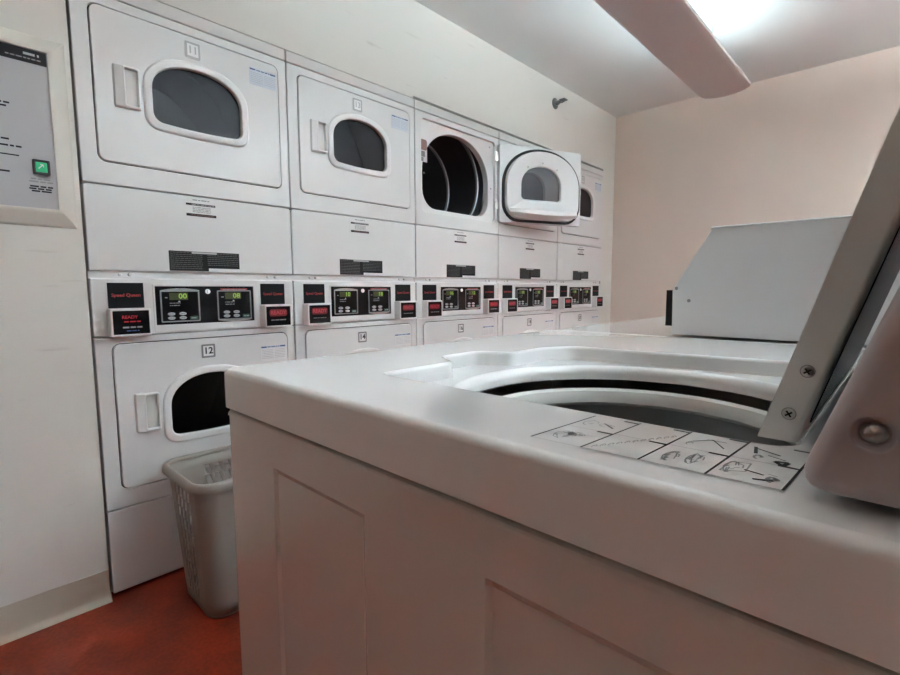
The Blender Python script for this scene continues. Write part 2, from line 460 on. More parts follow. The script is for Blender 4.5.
def timer(m, u0, u1, arc_top, red_top):
    v0, v1 = .896, 1.004; w = .0042; cu = (u0 + u1) / 2
    plate(m, rrect(u0, v0, u1, v1, .004), .002, w, GREYINK, holes=[rrect(u0 + .004, v0 + .004, u1 - .004, v1 - .004, .002)])
    va = v1 if arc_top else v0; sg = 1 if arc_top else -1
    vs = []
    for k in range(13):
        t = -1 + 2 * k / 12
        vs += [(u0 + (u1 - u0) * k / 12, va - .002 * sg, w + .0003), (u0 + (u1 - u0) * k / 12, va + sg * (.001 + .007 * (1 - t * t)), w + .0003)]
    fs = [(2 * k, 2 * k + 2, 2 * k + 3, 2 * k + 1) if sg > 0 else (2 * k, 2 * k + 1, 2 * k + 3, 2 * k + 2) for k in range(12)]
    m.add([OX(p) for p in vs], fs, SILVER)
    if red_top: rect(m, u0 + .012, v1 - .002, u1 - .014, v1 + .007, w, REDINK); textline(m, u0 + .02, u1 - .02, v1 + .0025, .004, w + .0003, GREYINK, rnd)
    rect(m, u0 + .028, v1 - .032, u1 - .038, v1 - .008, w - .001, LED_DIM)
    # small print and the little lamps
    textline(m, u0 + .014, u0 + .024, v1 - .024, .004, w, GREYINK, rnd)
    textline(m, u0 + .028, u0 + .062, v1 - .043, .003, w, GREYINK, rnd); textline(m, u0 + .028, u0 + .062, v1 - .051, .003, w, GREYINK, rnd)
    m.add([OX((u0 + .058 + .003 * math.cos(a), v1 - .038 + .003 * math.sin(a), w)) for a in [k * PI / 4 for k in range(8)]], [tuple(range(8))], PALEINK)

def make_timer(root, u0, u1, txt, arc_top, red_top):
    m = M(); timer(m, u0, u1, arc_top, red_top)
    t = m.build('timer_screen', root)
    m = M(); text(m, txt, u0 + .070, .984, .024, .0046, LED_GREEN, bold=.0004, sx=1.15); m.build('lit_digits', t)
    for (a, b) in ((0, 1), (1, 1), (0, 0), (1, 0)):
        m = M(); c0 = u0 + .032 + a * .036; c1 = .910 + b * .014
        plate(m, [(c0 + .0115 * math.cos(q) * (1 if abs(math.cos(q)) < .9 else 1), c1 + .0055 * math.sin(q)) for q in [k * PI / 8 for k in range(16)]], .002, .0055, PALEINK, b=.0008, seg=2)
        textline(m, c0 - .007, c0 + .007, c1, .003, .0058, STICKGRY, rnd)
        m.build('selector_button', t)
    m = M(); plate(m, rrect(u1 - .034, .902, u1 - .008, .914, .003), .002, .0055, BTN_GREEN, b=.0008, seg=2); textline(m, u1 - .031, u1 - .011, .908, .004, .0058, PALEINK, rnd)
    m.build('start_button', t)
    return t

def make_plaque(root, u0, u1):
    m = M(); plate(m, rrect(u0, .9485, u1, 1.0295, .002), .0, .003, PLAQUE, b=.0008, seg=2)
    rect(m, u0 + .003, .952, u1 - .003, 1.026, .0031, BLACK) if 0 else None
    text(m, 'Speed Queen', (u0 + u1) / 2, .9895, .0145, .0031, REDINK, bold=.0004, sx=1.02)
    m.build('emblem_plaque', root)

def make_reader(root, u0, u1, txt, bright, D=.042):
    m = M(); plate(m, rrect(u0 - .006, .8595, u1 + .005, .9475, .005), 0, D, DOORWH, b=.003, holes=[rrect(u0, .866, u1, .941, .002)], hb=.0005, hw0=D - .004)
    r = m.build('card_reader', root)
    m = M(); rect(m, u0 - .001, .865, u1 + .001, .942, D - .003, BLACKGL)
    if bright:
        m2 = rrect(u0 + .014, .902, u1 - .014, .930, .009)
        plate(m, m2, D - .003, D - .0026, LED_REDGLOW); text(m, txt, (u0 + u1) / 2, .916, .021, D - .0024, LED_RED, bold=.0006)
        textline(m, u0 + .02, u1 - .02, .888, .004, D - .0026, GREYINK, rnd)
    else:
        text(m, txt, (u0 + u1) / 2 - .004, .920, .014, D - .0024, LED_REDDIM, bold=.0003); textline(m, u0 + .03, u1 - .025, .906, .005, D - .0024, LED_REDDIM, rnd)
        textline(m, u0 + .026, u1 - .015, .888, .006, D - .0026, GREYINK, rnd); textline(m, u0 + .036, u1 - .03, .877, .004, D - .0026, BLUEINK, rnd)
    m.build('reader_screen', r)

def make_dryer(label, numU, numL, tU, tL, dim_left):
    root = thing('stacked_dryer', label, 'dryer', (0, 0, 0), 'stacked dryers built into the left wall')
    g = .0022; a, b_ = g, W - g
    m = M(); box(m, -.80, a, .006, -.030, b_, ZT, ENAMEL, skip=('+x',)); m.build('cabinet', root)
    m = M(); plate(m, rrect(a, .012, b_, .2880, .004), -.03, 0, ENAMEL, b=.003); m.build('kick_panel', root)
    for L, nm in ((LO, 'lower_front'), (UP, 'upper_front')):
        m = M(); plate(m, rrect(a, L['f0'], b_, L['f1'], .004), -.03, 0, ENAMEL, b=.003, hb=.002,
                       holes=[rrect(DY0 - .0035, L['d0'] - .0035, DY1 + .0035, L['d1'] + .0035, .025)])
        f = m.build('front_panel', root)
        m = M(); plate(m, rrect(a, L['f0'], b_, L['f1'], .001), -.020, -.015, DOORWH, holes=[drum_hole(L)], hb=.004, b=0, hw0=-.05)
        m.build('bulkhead', f)
        m = M(); cz = L['d0'] + .213; cy = .326
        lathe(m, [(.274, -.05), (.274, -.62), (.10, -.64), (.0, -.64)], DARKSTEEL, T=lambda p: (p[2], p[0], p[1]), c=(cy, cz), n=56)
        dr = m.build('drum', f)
        for k in range(3):
            t = (-1.57, -1.2, -1.9)[k]; m = M()
            c, s_ = math.cos(t), math.sin(t)
            pts = []
            for (rr, off) in ((.274, -.03), (.250, -.012), (.245, 0), (.250, .012), (.274, .03)):
                pts.append((cy + rr * c - off * s_, cz + rr * s_ + off * c))
            vs = [OX((*p, w)) for w in (-.07, -.6) for p in pts]
            m.add(vs, [(i, i + 1, i + 6, i + 5) for i in range(4)], DARKSTEEL)
            m.build('drum_baffle', dr)
        m = M()
        for xr in (-.10, -.34):
            lathe(m, [(.2735, xr - .012), (.268, xr - .008), (.268, xr + .008), (.2735, xr + .012)], RIBSTEEL, T=lambda p: (p[2], p[0], p[1]), c=(cy, cz), n=56)
        m.build('drum_rib', dr)
    m = M(); plate(m, rrect(a, 1.8975, b_, ZT, .004), -.03, 0, CAPMAT, b=.003); m.build('top_cap', root)
    m = M(); plate(m, rrect(a, 1.0665, b_, 1.3310, (.003, .003, .01, .01)), -.03, 0, ENAMEL, b=.004); m.build('lint_panel', root)
    # control fascia with its set-back sill
    m = M(); plate(m, rrect(a, .8590, b_, 1.043, .004), -.03, 0, ENAMEL, b=.004)
    m.add([(-.003, a, 1.0425), (-.003, b_, 1.0425), (-.013, b_, 1.0445), (-.013, a, 1.0445), (-.015, b_, 1.0672), (-.015, a, 1.0672)], [(0, 1, 2, 3), (3, 2, 4, 5)], ENAMEL)
    fa = m.build('control_fascia', root)
    for u in (.085, .112, .582, .612):
        m = M(); lathe(m, [(.006, 0), (.006, .003), (.004, .005), (.0, .0055)], STEEL if u in (.112, .612) else ENAMEL, T=lambda p: (-.0145 + p[2], p[0] + u, 1.056 + p[1]), n=12)
        m.build('fascia_screw', fa)
    m = M()
    plate(m, rrect(.171, .8645, .5205, 1.0265, .005), .0, .003, ENAMEL, b=.0015, holes=[rrect(.1775, .888, .5135, 1.0185, .002)], hb=.001)
    rect(m, .1765, .887, .5145, 1.0195, .0015, BLACKGL)
    cp = m.build('control_panel', root)
    m = M(); lathe(m, [(.0085, .0015), (.0085, .005), (.007, .0062), (0, .0064)], PAPER, T=OX, c=(.346, 1.0), n=20); rect(m, .3425, .994, .3445, 1.006, .0066, GREYINK); m.build('key_lock', cp)
    make_timer(cp, .192, .317, tU, True, False); make_timer(cp, .378, .503, tL, False, True)
    make_plaque(root, .045, .1445); make_plaque(root, .543, .642)
    make_reader(root, .0455, .1465, 'READY', not dim_left); make_reader(root, .5435, .6445, 'READY', True)
    # labels on the lint panel
    m = M(); w = .0004
    plate(m, rrect(.284, 1.258, .396, 1.324, .003), 0, w, ENAMEL)
    textline(m, .312, .368, 1.3185, .0045, w + .0003, GREYINK, rnd)
    rect(m, .290, 1.2995, .388, 1.3065, w + .0003, INK); textline(m, .308, .385, 1.303, .0035, w + .0006, PALEINK, rnd, fill=.6)
    for k in range(4): textline(m, .311, .372, 1.2935 - k * .0052, .0032, w + .0003, GREYINK, rnd)
    rect(m, .290, 1.2625, .390, 1.2715, w + .0003, INK); textline(m, .306, .386, 1.267, .003, w + .0006, STICKRED, rnd, fill=.6)
    m.build('warning_label', root)
    m = M(); plate(m, rrect(.227, 1.072, .466, 1.140, .001), 0, w, INK)
    for k in range(9):
        v = 1.135 - k * .0068
        textline(m, .231, .335, v, .0030, w + .0003, DIMINK, rnd, fill=.7)
        if k < 7: textline(m, .352, .461, v, .0030, w + .0003, DIMINK, rnd, fill=.7)
    rect(m, .300, 1.1325, .385, 1.1385, w + .0005, PALEINK)
    rect(m, .355, 1.0722, .466, 1.0825, w + .0005, PAPER)
    m.build('instruction_label', root)
    return root

def sub(root, name, k=0):
    l = [c for c in root.children if c.name.split('.')[0] == name]
    return sorted(l, key=lambda c: c.name)[k]
def copy_tree(o, parent=None):
    c = o.copy(); COL.objects.link(c)
    if parent is not None: c.parent = parent
    for ch in list(o.children): copy_tree(ch, c)
    return c

LABELS = ['stacked tumble dryers 11 and 12 nearest the viewer, beside the framed wall kiosk',
          'second stacked dryer from the viewer, both doors shut, numbered 13 and 14',
          'third stacked dryer whose upper drum stands open and empty',
          'fourth stacked dryer, its upper half covered by the swung-open neighbouring door',
          'fifth and farthest stacked dryer beside the tan wall corner']
NUM = [('11', '12'), ('13', '14'), ('15', '16'), ('17', '18'), ('19', '20')]
d0 = make_dryer(LABELS[0], *NUM[0], '00', '08', True)
base_doors = None
dryers = [d0]
for i in range(1, NDRY):
    r = copy_tree(d0); r.location = (0, W * i, 0); r['label'] = LABELS[i]; dryers.append(r)
for i, r in enumerate(dryers):
    if i != 2: make_door(r, UP, NUM[i][0], True)
    make_door(r, LO, NUM[i][1], False)
# per-machine readings
TXT = [None, ('10', '18'), ('06', '12'), ('00', '00'), ('00', '00')]
for i in range(1, NDRY):
    r = dryers[i]; cp = sub(r, 'control_panel')
    for k, tm in enumerate(sorted([c for c in cp.children if c.name.startswith('timer_screen')], key=lambda c: c.name)):
        dg = sub(tm, 'lit_digits'); m = M(); u0 = (.192, .378)[k]
        text(m, TXT[i][k], u0 + .070, .984, .024, .0046, LED_GREEN, bold=.0004, sx=1.15)
        t = m.build('lit_digits'); dg.data = t.data; bpy.data.objects.remove(t)
    rd = sorted([c for c in r.children if c.name.startswith('card_reader')], key=lambda c: c.name)
    sc0, sc1 = sub(rd[0], 'reader_screen'), sub(rd[1], 'reader_screen')
    m = M(); u0, u1, D = .0455, .1465, .042
    rect(m, u0 - .001, .865, u1 + .001, .942, D - .003, BLACKGL)
    plate(m, rrect(u0 + .014, .902, u1 - .014, .930, .009), D - .003, D - .0026, LED_REDGLOW)
    text(m, 'READY', (u0 + u1) / 2, .916, .021, D - .0024, LED_RED, bold=.0006)
    textline(m, u0 + .02, u1 - .02, .888, .004, D - .0026, GREYINK, rnd)
    t = m.build('reader_screen'); sc0.data = t.data; bpy.data.objects.remove(t)

# the open upper door of the third dryer: hinge on its right, swung over the fourth dryer
def open_door(root):
    L = UP
    piv = bpy.data.objects.new('door', None); COL.objects.link(piv); piv.parent = root; piv.empty_display_size = .05
    # local frame: u from the hinge outwards, v = height above door bottom, w = towards the viewer (inner side of the door)
    hx, hy = .012, .662; ang = math.radians(23)
    du = Vector((math.sin(ang), math.cos(ang), 0)); dw = Vector((math.cos(ang), -math.sin(ang), 0))
    def T(p): q = Vector((hx, hy, L['d0'])) + du * p[0] + dw * p[2]; return (q.x, q.y, q.z + p[1])
    Wd, Hd = DY1 - DY0, L['d1'] - L['d0']
    m = M(); win = arch(.150 + .0, L['w0'] - L['d0'] - .004, .444, L['w1'] - L['d0'] + .004, L['w0'] - L['d0'] + .1, .03)
    plate(m, rrect(0, 0, Wd, Hd, .014), -.012, .016, ENAMEL, holes=[win], b=.003, T=T, back=True)
    m.build('door_panel', piv)
    oc = arch(.016, .006, .580, .447, .22, .11, ex=2.1, n=32)
    m = M(); plate(m, oc, .014, .030, RUBBER, holes=[inset(clean(oc), .016)], b=.006, T=T); m.build('gasket_or_gap_shade', piv)
    # white inner bowl, narrowing to the window
    o1 = clean(inset(clean(oc), .014)); o2 = clean(arch(.150, .138, .436, .345, .230, .020, ex=2.1, n=32))
    def resample(p, n=96):
        p = p + [p[0]]; ds = [0]
        for a, b in zip(p[:-1], p[1:]): ds.append(ds[-1] + math.hypot(b[0] - a[0], b[1] - a[1]))
        out = []
        for k in range(n):
            t = ds[-1] * k / n; i = max(j for j in range(len(p) - 1) if ds[j] <= t); f = (t - ds[i]) / ((ds[i + 1] - ds[i]) or 1)
            out.append((p[i][0] + f * (p[i + 1][0] - p[i][0]), p[i][1] + f * (p[i + 1][1] - p[i][1])))
        return out
    def byangle(p, c, n=96):
        # radial sampling about c so both loops correspond
        p = p + [p[0]]; out = []
        for k in range(n):
            t = 2 * PI * k / n; d = (math.cos(t), math.sin(t)); best = None
            for a, b in zip(p[:-1], p[1:]):
                ex, ey = b[0] - a[0], b[1] - a[1]; den = d[0] * ey - d[1] * ex
                if abs(den) < 1e-12: continue
                s = ((a[0] - c[0]) * ey - (a[1] - c[1]) * ex) / den
                q = ((a[0] - c[0]) * d[1] - (a[1] - c[1]) * d[0]) / den
                if s > 0 and -1e-6 <= q <= 1 + 1e-6: best = s if best is None else max(best, s)
            out.append((c[0] + d[0] * best, c[1] + d[1] * best))
        return out
    c = (.296, .225); N = 96
    A, B = byangle(o1, c, N), byangle(o2, c, N)
    vs, fs = [], []
    prof = ((0, .018), (.02, .036), (.06, .044), (.14, .044), (.9, .026), (.985, .022), (1.0, .010))
    for f, w in prof:
        vs += [T((a[0] + f * (b[0] - a[0]), a[1] + f * (b[1] - a[1]), w)) for a, b in zip(A, B)]
    for i in range(len(prof) - 1):
        for k in range(N): j = (k + 1) % N; fs.append((i * N + k, i * N + j, (i + 1) * N + j, (i + 1) * N + k))
    m = M(); m.add(vs, fs, DOORWH); m.build('inner_bowl', piv, angle=50)
    # scoop lip at the bottom of the bowl
    m = M(); n = 12; vs = []
    for k in range(n + 1):
        t = k / n; u = .052 + .492 * t; bow = math.sin(PI * t)
        vs += [T((u, .046 - .024 * bow, .040)), T((u, .060 - .016 * bow, .050 + .052 * bow ** .6)), T((u, .080 - .010 * bow, .050 + .050 * bow ** .6)), T((.155 + .276 * t, .134, .030))]
    fs = [(4 * k + q, 4 * k + 4 + q, 4 * k + 5 + q, 4 * k + 1 + q) for k in range(n) for q in range(3)]
    m.add(vs, fs, DOORWH); m.build('lint_lip', piv)
    m = M(); plate(m, o2, .006, .009, GLASSC, T=T, back=True); m.build('window_glass', piv)
    for (u, v) in ((.296, .366), (.190, .335), (.402, .335)):
        m = M(); plate(m, circle(u, v, .005, 12), .02, .033, STEEL, b=.002, T=T); m.build('door_screw', piv)
    m = M(); box(m, 0, 0, 0, .018, .01, .02, STEEL)
    m.v = [T((Wd - .012 + x, .205 + z, .0 + y)) for x, y, z in m.v]; m.build('door_latch', piv)
    for v in (.075, .355):
        m = M(); plate(m, rrect(-.022, v, .006, v + .052, .003), -.006, .004, STEEL, b=.001, T=T, back=True); m.build('door_hinge', piv)
    return piv
open_door(dryers[2])
# sticker seen on the opened dryer's bulkhead
r = dryers[2]
m = M(); w = -.0146
plate(m, rrect(.049, 1.655, .100, 1.772, .003), -.015, w, PAPER)
plate(m, rrect(.0500, 1.713, .099, 1.766, .012), w, w + .0004, STICKRED); plate(m, rrect(.0500, 1.680, .084, 1.708, .002), w, w + .0004, STICKGRY)
plate(m, rrect(.0500, 1.657, .074, 1.678, .002), w, w + .0004, STICKGRY)
m.build('bulkhead_sticker', r)
for (u, v) in ((.612, 1.835), (.045 + .03, 1.60), (.625, 1.60)):
    m = M(); plate(m, circle(u, v, .005, 12), -.015, -.012, STEEL, b=.001); m.build('bulkhead_screw', r)

# ------------------------------------------------------------------ wall kiosk at the left edge
k = thing('wall_kiosk', 'grey framed laundry card kiosk with small green lit button set in wall', 'kiosk', (XW, -.4, 1.19))
KY0, KY1 = -.74, -.060; KZ0, KZ1 = 1.2400, 1.6750
def kp(m, name, parent=k):
    m.v = [(x - XW, y + .4, z - 1.19) for x, y, z in m.v]; return m.build(name, parent)
m = M()                                                          # bevelled cream frame
of = rrect(KY0 - .045, 1.190, -.0165, 1.7200, .0015, 2); inn = rrect(KY0, KZ0, KY1, KZ1, .0015, 2)
mid = rrect(KY0 - .012, KZ0 - .012, KY1 + .012, KZ1 + .012, .0015, 2)
mo = rrect(KY0 - .038, 1.197, -.0225, 1.713, .0015, 2)
n = len(of); vs = [(XW, *p) for p in of] + [(XW + .010, *p) for p in mo] + [(XW + .024, *p) for p in mid] + [(XW + .022, *p) for p in inn] + [(XW + .004, *p) for p in inn]
fs = [(q * n + i, q * n + (i + 1) % n, (q + 1) * n + (i + 1) % n, (q + 1) * n + i) for q in range(4) for i in range(n)]
m.add(vs, fs, KIOSKF); kp(m, 'frame')
m = M(); plate(m, rrect(KY0 - .002, KZ0 - .002, KY1 + .002, KZ1 + .002, .001), XW, XW + .016, KIOSKM)
w = XW + .0163
for (u0, u1, v, h) in ((-.30, -.150, 1.518, .006), (-.30, -.156, 1.509, .006), (-.24, -.152, 1.421, .006), (-.30, -.132, 1.404, .006), (-.30, -.158, 1.334, .006)):
    textline(m, u0, u1, v, h, w, INK, rnd)
rect(m, -.30, 1.378, -.139, 1.3815, w, INK)
for q, (a, b) in enumerate(((-.118, -.071), (-.122, -.069))): textline(m, a, b, 1.322 - q * .0075, .005, w, GREYINK, rnd)
for q, (a, b) in enumerate(((-.121, -.070), (-.123, -.068), (-.118, -.072))): textline(m, a, b, 1.301 - q * .0065, .0055, w, INK, rnd)
fp = kp(m, 'face_plate')
m = M(); plate(m, rrect(KY0, 1.6375, KY1 - .002, 1.6735, .001), XW + .016, XW + .0172, BLACKGL)
textline(m, -.112, -.078, 1.661, .008, XW + .0175, PALEINK, rnd); textline(m, -.150, -.075, 1.649, .004, XW + .0175, GREYINK, rnd)
kp(m, 'header_strip')
m = M(); plate(m, rrect(-.1125, 1.3345, -.0735, 1.3755, .003), XW + .016, XW + .026, BLACK, b=.002, holes=[rrect(-.106, 1.341, -.080, 1.369, .002)])
bt = kp(m, 'button')
m = M(); plate(m, rrect(-.1055, 1.3415, -.0805, 1.3685, .002), XW + .016, XW + .025, BTN_LIT, b=.002)
stroke(m, [(-.100, 1.350), (-.090, 1.362)], .003, XW + .0253, PAPER, OX); stroke(m, [(-.096, 1.362), (-.089, 1.362), (-.089, 1.355)], .002, XW + .0253, PAPER, OX)
kp(m, 'lit_lens', bt)

# ------------------------------------------------------------------ washers
def washer_cabinet(root, x0, y0, x1, y1, ztop, embossed=True):
    m = M()
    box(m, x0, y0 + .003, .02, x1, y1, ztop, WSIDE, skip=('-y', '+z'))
    if not embossed:
        box(m, x0, y0, .02, x1, y0 + .003, ztop, WSIDE)
        return m.build('cabinet', root)
    # pressed side panel: two long rectangles stamped into the sheet
    rects = ((x0 + .099, .10, x0 + .239, .8405, .0020), (x0 + .353, .10, x1 - .07, .8405, .0020))
    s = .0048; r = .006
    xs = {x0 + r, x1}; zs = {.02, ztop - r}
    for (a, b, c, d, h) in rects:
        xs |= {a, a + s, c - s, c}; zs |= {b, b + s, d - s, d}
    xs, zs = sorted(xs), sorted(zs)
    def dep(x, z):
        for (a, b, c, d, h) in rects:
            if a + s - 1e-6 <= x <= c - s + 1e-6 and b + s - 1e-6 <= z <= d - s + 1e-6: return h
        return 0
    vs = [(x, y0 + dep(x, z), z) for x in xs for z in zs]; nz = len(zs); fs = []
    for i in range(len(xs) - 1):
        for j in range(nz - 1): fs.append((i * nz + j, (i + 1) * nz + j, (i + 1) * nz + j + 1, i * nz + j + 1))
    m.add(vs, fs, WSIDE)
    # rounded front corner and top edge
    n = 5; e = []
    for kx in range(n + 1):
        t = .5 * PI * kx / n; e.append((x0 + r - r * math.sin(t), y0 + r - r * math.cos(t)))
    vs = [(x, y, z) for x, y in e for z in (.02, ztop - r)] ; m.add(vs, [(2 * q, 2 * q + 1, 2 * q + 3, 2 * q + 2) for q in range(n)], WSIDE)
    vs = []
    for kx in range(n + 1):
        t = .5 * PI * kx / n; vs += [(x0 + r * .2, y0 + r - r * math.cos(t), ztop - r + r * math.sin(t)), (x1, y0 + r - r * math.cos(t), ztop - r + r * math.sin(t))]
    m.add(vs, [(2 * q, 2 * q + 1, 2 * q + 3, 2 * q + 2) for q in range(n)], WSIDE)
    return m.build('cabinet', root, angle=12)

X0, X1, Y0, Y1 = 1.3185, 2.03, -.1275, .5235
ZD, ZS = .9237, .8835
wa = thing('top_load_washer', 'white top-loading washer in the foreground with its lid open', 'washer', (0, 0, 0))
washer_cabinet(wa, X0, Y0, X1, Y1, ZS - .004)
m = M(); plate(m, rrect(X0 + .006, Y0 + .008, X1 - .01, Y1 - .008, .004), ZS - .02, ZS + .004, BLACK, T=OZ, holes=[rrect(X0 + .02, Y0 + .02, X1 - .03, Y1 - .02, .004)]); m.build('seam_gap_shade', wa)  # black ring put in as the shaded gap between deck and cabinet
rec = [(1.466, -.036), (1.79, -.036), (1.80, -.026), (1.80, .318), (1.79, .328), (1.68, .313), (1.57, .298), (1.497, .294), (1.478, .270), (1.468, .245), (1.468, .178), (1.425, .160), (1.424, .092), (1.466, .070)]
def roundpoly(p, r, n=4):
    out = []; N = len(p)
    for i in range(N):
        a, b, c = Vector(p[i - 1]), Vector(p[i]), Vector(p[(i + 1) % N])
        d1, d2 = (a - b), (c - b); q = min(r, d1.length * .4, d2.length * .4)
        s, e = b + d1.normalized() * q, b + d2.normalized() * q
        for k in range(n + 1):
            t = k / n; out.append(tuple((1 - t) ** 2 * s + 2 * t * (1 - t) * b + t * t * e))
    return out
rec = roundpoly(rec, .012)
CX, CY = 1.650, .122
m = M()
plate(m, rrect(X0 - .005, Y0 - .004, X1, Y1 + .002, .014), ZS, ZD, WENAMEL, holes=[rec], b=.0058, hb=.004, seg=5, T=OZ, hw0=.9045)
plate(m, inset(rec if area(rec) > 0 else rec[::-1], -.004), .90, .905, WENAMEL, holes=[circle(CX, CY, .167, 64)], hb=.010, seg=5, T=OZ, hw0=.888, outer_side=False)
m.build('deck', wa, angle=30)
m = M(); lathe(m, [(.185, .858), (.168, .870), (.162, .8765), (.157, .8785), (.151, .876), (.1475, .869), (.1468, .862), (.150, .858), (.185, .855)], PLASTIC, c=(CX, CY), n=72); tr = m.build('tub_ring', wa)
m = M(); lathe(m, [(.184, .856), (.184, .45), (.17, .42), (0, .42)], TUBSTEEL, c=(CX, CY), n=64); m.build('wash_tub', wa)
m = M(); lathe(m, [(.10, .43), (.05, .47), (.035, .60), (.03, .68), (.0, .70)], PLASTIC, c=(CX, CY), n=32); m.build('agitator', wa)

# decal with the pictograms
m = M(); zq = ZD + .0003
dec = [(1.691, -.1115), (1.8075, -.1035), (1.8110, -.038), (1.697, -.046)]
m.add([(x, y, zq) for x, y in dec], [(0, 1, 2, 3)], DECALM)
zi = zq + .0002
def dq(s, t):          # decal coordinates 0..1
    a = Vector(dec[0]).lerp(Vector(dec[1]), s); b = Vector(dec[3]).lerp(Vector(dec[2]), s); return tuple(a.lerp(b, t))
def ds(pts, wd, mt=INK): stroke(m, [dq(*p) for p in pts], wd, zi, mt)
for s in (0.0, .25, .5, .75, .995): ds([(s, 0), (s, 1)], .0011)
ds([(0, .0), (1, .0)], .0005, GREYINK); ds([(0, 1), (1, 1)], .0005, GREYINK); ds([(0, .52), (1, .50)], .0006, GREYINK)
for c in range(4):
    for (t) in (.97, .50): ds([(.25 * c + .17, t), (.25 * c + .25, t - .01)], .0022)
def scrib(s, t, rs, rt_, n, seed, wd=.0006):
    q = random.Random(seed); pts = []
    for k in range(n):
        a = q.uniform(0, 2 * PI); f = q.uniform(.2, 1); b = a + q.uniform(.5, 1.3); g = q.uniform(.3, 1)
        if k % 3 == 0: ds([(s + rs * f * math.cos(a), t + rt_ * f * math.sin(a)), (s + rs * g * math.cos(b), t + rt_ * g * math.sin(b))], wd, STICKGRY)
    ds([(s + rs * math.cos(k * .7), t + rt_ * math.sin(k * .7) * (.75 + .25 * math.cos(k * 1.9))) for k in range(8)], wd, STICKGRY)
scrib(.09, .24, .05, .14, 60, 1); scrib(.13, .30, .04, .08, 40, 2); scrib(.06, .74, .035, .12, 18, 3); ds([(.12, .78), (.2, .66)], .0012); scrib(.15, .72, .04, .06, 10, 31)
for kk in range(11): scrib(.285 + .0185 * kk, .10 + .066 * kk, .007, .05, 9, 40 + kk, .0005)
scrib(.575, .24, .028, .15, 50, 5); scrib(.66, .28, .03, .16, 50, 6)
ds([(.56, .72), (.62, .86), (.70, .66)], .0008); ds([(.60, .84), (.68, .84)], .0006); scrib(.56, .66, .012, .06, 8, 7)
ds([(.79, .88), (.815, .70)], .0016); ds([(.80, .84), (.90, .74)], .0012); scrib(.835, .62, .015, .06, 12, 8, .0012); ds([(.86, .70), (.93, .64)], .0007)
ds([(.90, .58), (.945, .60), (.935, .50), (.90, .58)], .0022)
scrib(.80, .28, .032, .16, 22, 9); ds([(.775, .14), (.775, .38), (.84, .42), (.85, .22), (.775, .14)], .0007, STICKGRY); ds([(.84, .26), (.91, .22)], .0012)
ds([(.89, .10), (.95, .14)], .0018); scrib(.945, .16, .018, .07, 14, 10, .0014); ds([(.92, .26), (.95, .24)], .0008, STICKGRY)
m.build('instruction_decal', wa)

# lid, hinged by the console and leaning back
lt = tilt((1.7920, 0, .9235), (.278, .960))
LY0, LY1, LL = -.026, .312, .345
m = M()
plate(m, rrect(LY0, 0, LY1, LL, (.002, .002, .02, .02)), -.0090, .0090, PLASTIC, b=.004, seg=3, T=lt, back=True)
k_ = .278 / .960
m.v = [(x, y, z) if (Vector((x - 1.7920, z - .9235)).dot(Vector((.278, .960))) > .02) else (x + (z - .9242) * -k_, y, .9242) for x, y, z in m.v]
ld = m.build('lid', wa)
def lid_screw(v, name='hinge_screw'):
    c = Vector(lt((LY0, v, 0)))
    m = M(); prof = [(.0029, 0), (.0029, .0005), (.0023, .0009), (.0010, .0010), (0, .0010)]
    T2 = lambda p: (c.x + p[0], c.y - p[2], c.z + p[1])
    lathe(m, [(.0034, .0), (.0034, .0004), (.0029, .0004)], GREYINK, T=T2, n=20); lathe(m, prof, STEEL, T=T2, n=20)
    a = .6
    for q in (a, a + PI / 2):
        stroke(m, [(-.0019 * math.cos(q), -.0019 * math.sin(q)), (.0019 * math.cos(q), .0019 * math.sin(q))], .0009, .0011, INK, T2)
    m.build(name, ld)
lid_screw(.0165); lid_screw(.0410)
m = M(); plate(m, rrect(LY0 + .006, .012, LY1 - .006, LL - .012, .012), .0088, .0096, BLACKGL, T=lt); m.build('lid_dark_panel', ld)  # dark glossy panel on the lid's console-facing side

# console of the near washer: mauve-grey end caps, black control face
pr = [(1.8105, .9285), (2.025, .9285), (2.025, 1.092), (1.8650, 1.092)]
body = roundpoly([(1.8155, .9285), (2.02, .9285), (2.02, 1.088), (1.8725, 1.088)], .010, 4)
plate(m, body, -.490, .100, MAUVE, T=OY, back=True)
cs = m.build('console', wa)
for (ya, nm) in ((-.1115, 'end_cap'), (.491, 'end_cap')):
    m = M(); cap_ = roundpoly(pr, .013, 5)
    plate(m, cap_, -ya - .020, -ya, MAUVE, b=.006, seg=4, T=OY, back=ya > 0, holes=[circle(1.8332, .9545, .0060, 28)] if ya < 0 else [], hb=.001)
    ec = m.build(nm, cs)
    if ya < 0:
        c = (1.8332, .9545)
        m = M(); T2 = lambda p: (c[0] + p[0], ya - p[2], c[1] + p[1])
        lathe(m, [(.0062, -.0008), (.0048, -.0034), (.0040, -.0036)], MAUVE, T=T2, n=28); lathe(m, [(.0040, -.0040), (.0038, -.0030), (.0026, -.0018), (.0, -.0012)], STEEL, T=T2, n=28)
        m.build('cap_screw', ec)
ft = tilt((1.8160, 0, .9330), (.057, .155))
m = M(); vs = [ft(p) for p in ((-.085, .006, -.002), (.485, .006, -.002), (.485, .152, -.002), (-.085, .152, -.002), (-.085, .006, .002), (.485, .006, .002), (.485, .152, .002), (-.085, .152, .002))]
m.add(vs, [(0, 3, 2, 1), (4, 5, 6, 7), (0, 1, 5, 4), (1, 2, 6, 5), (2, 3, 7, 6), (3, 0, 4, 7)], BLACKGL)
m.build('control_face', cs)

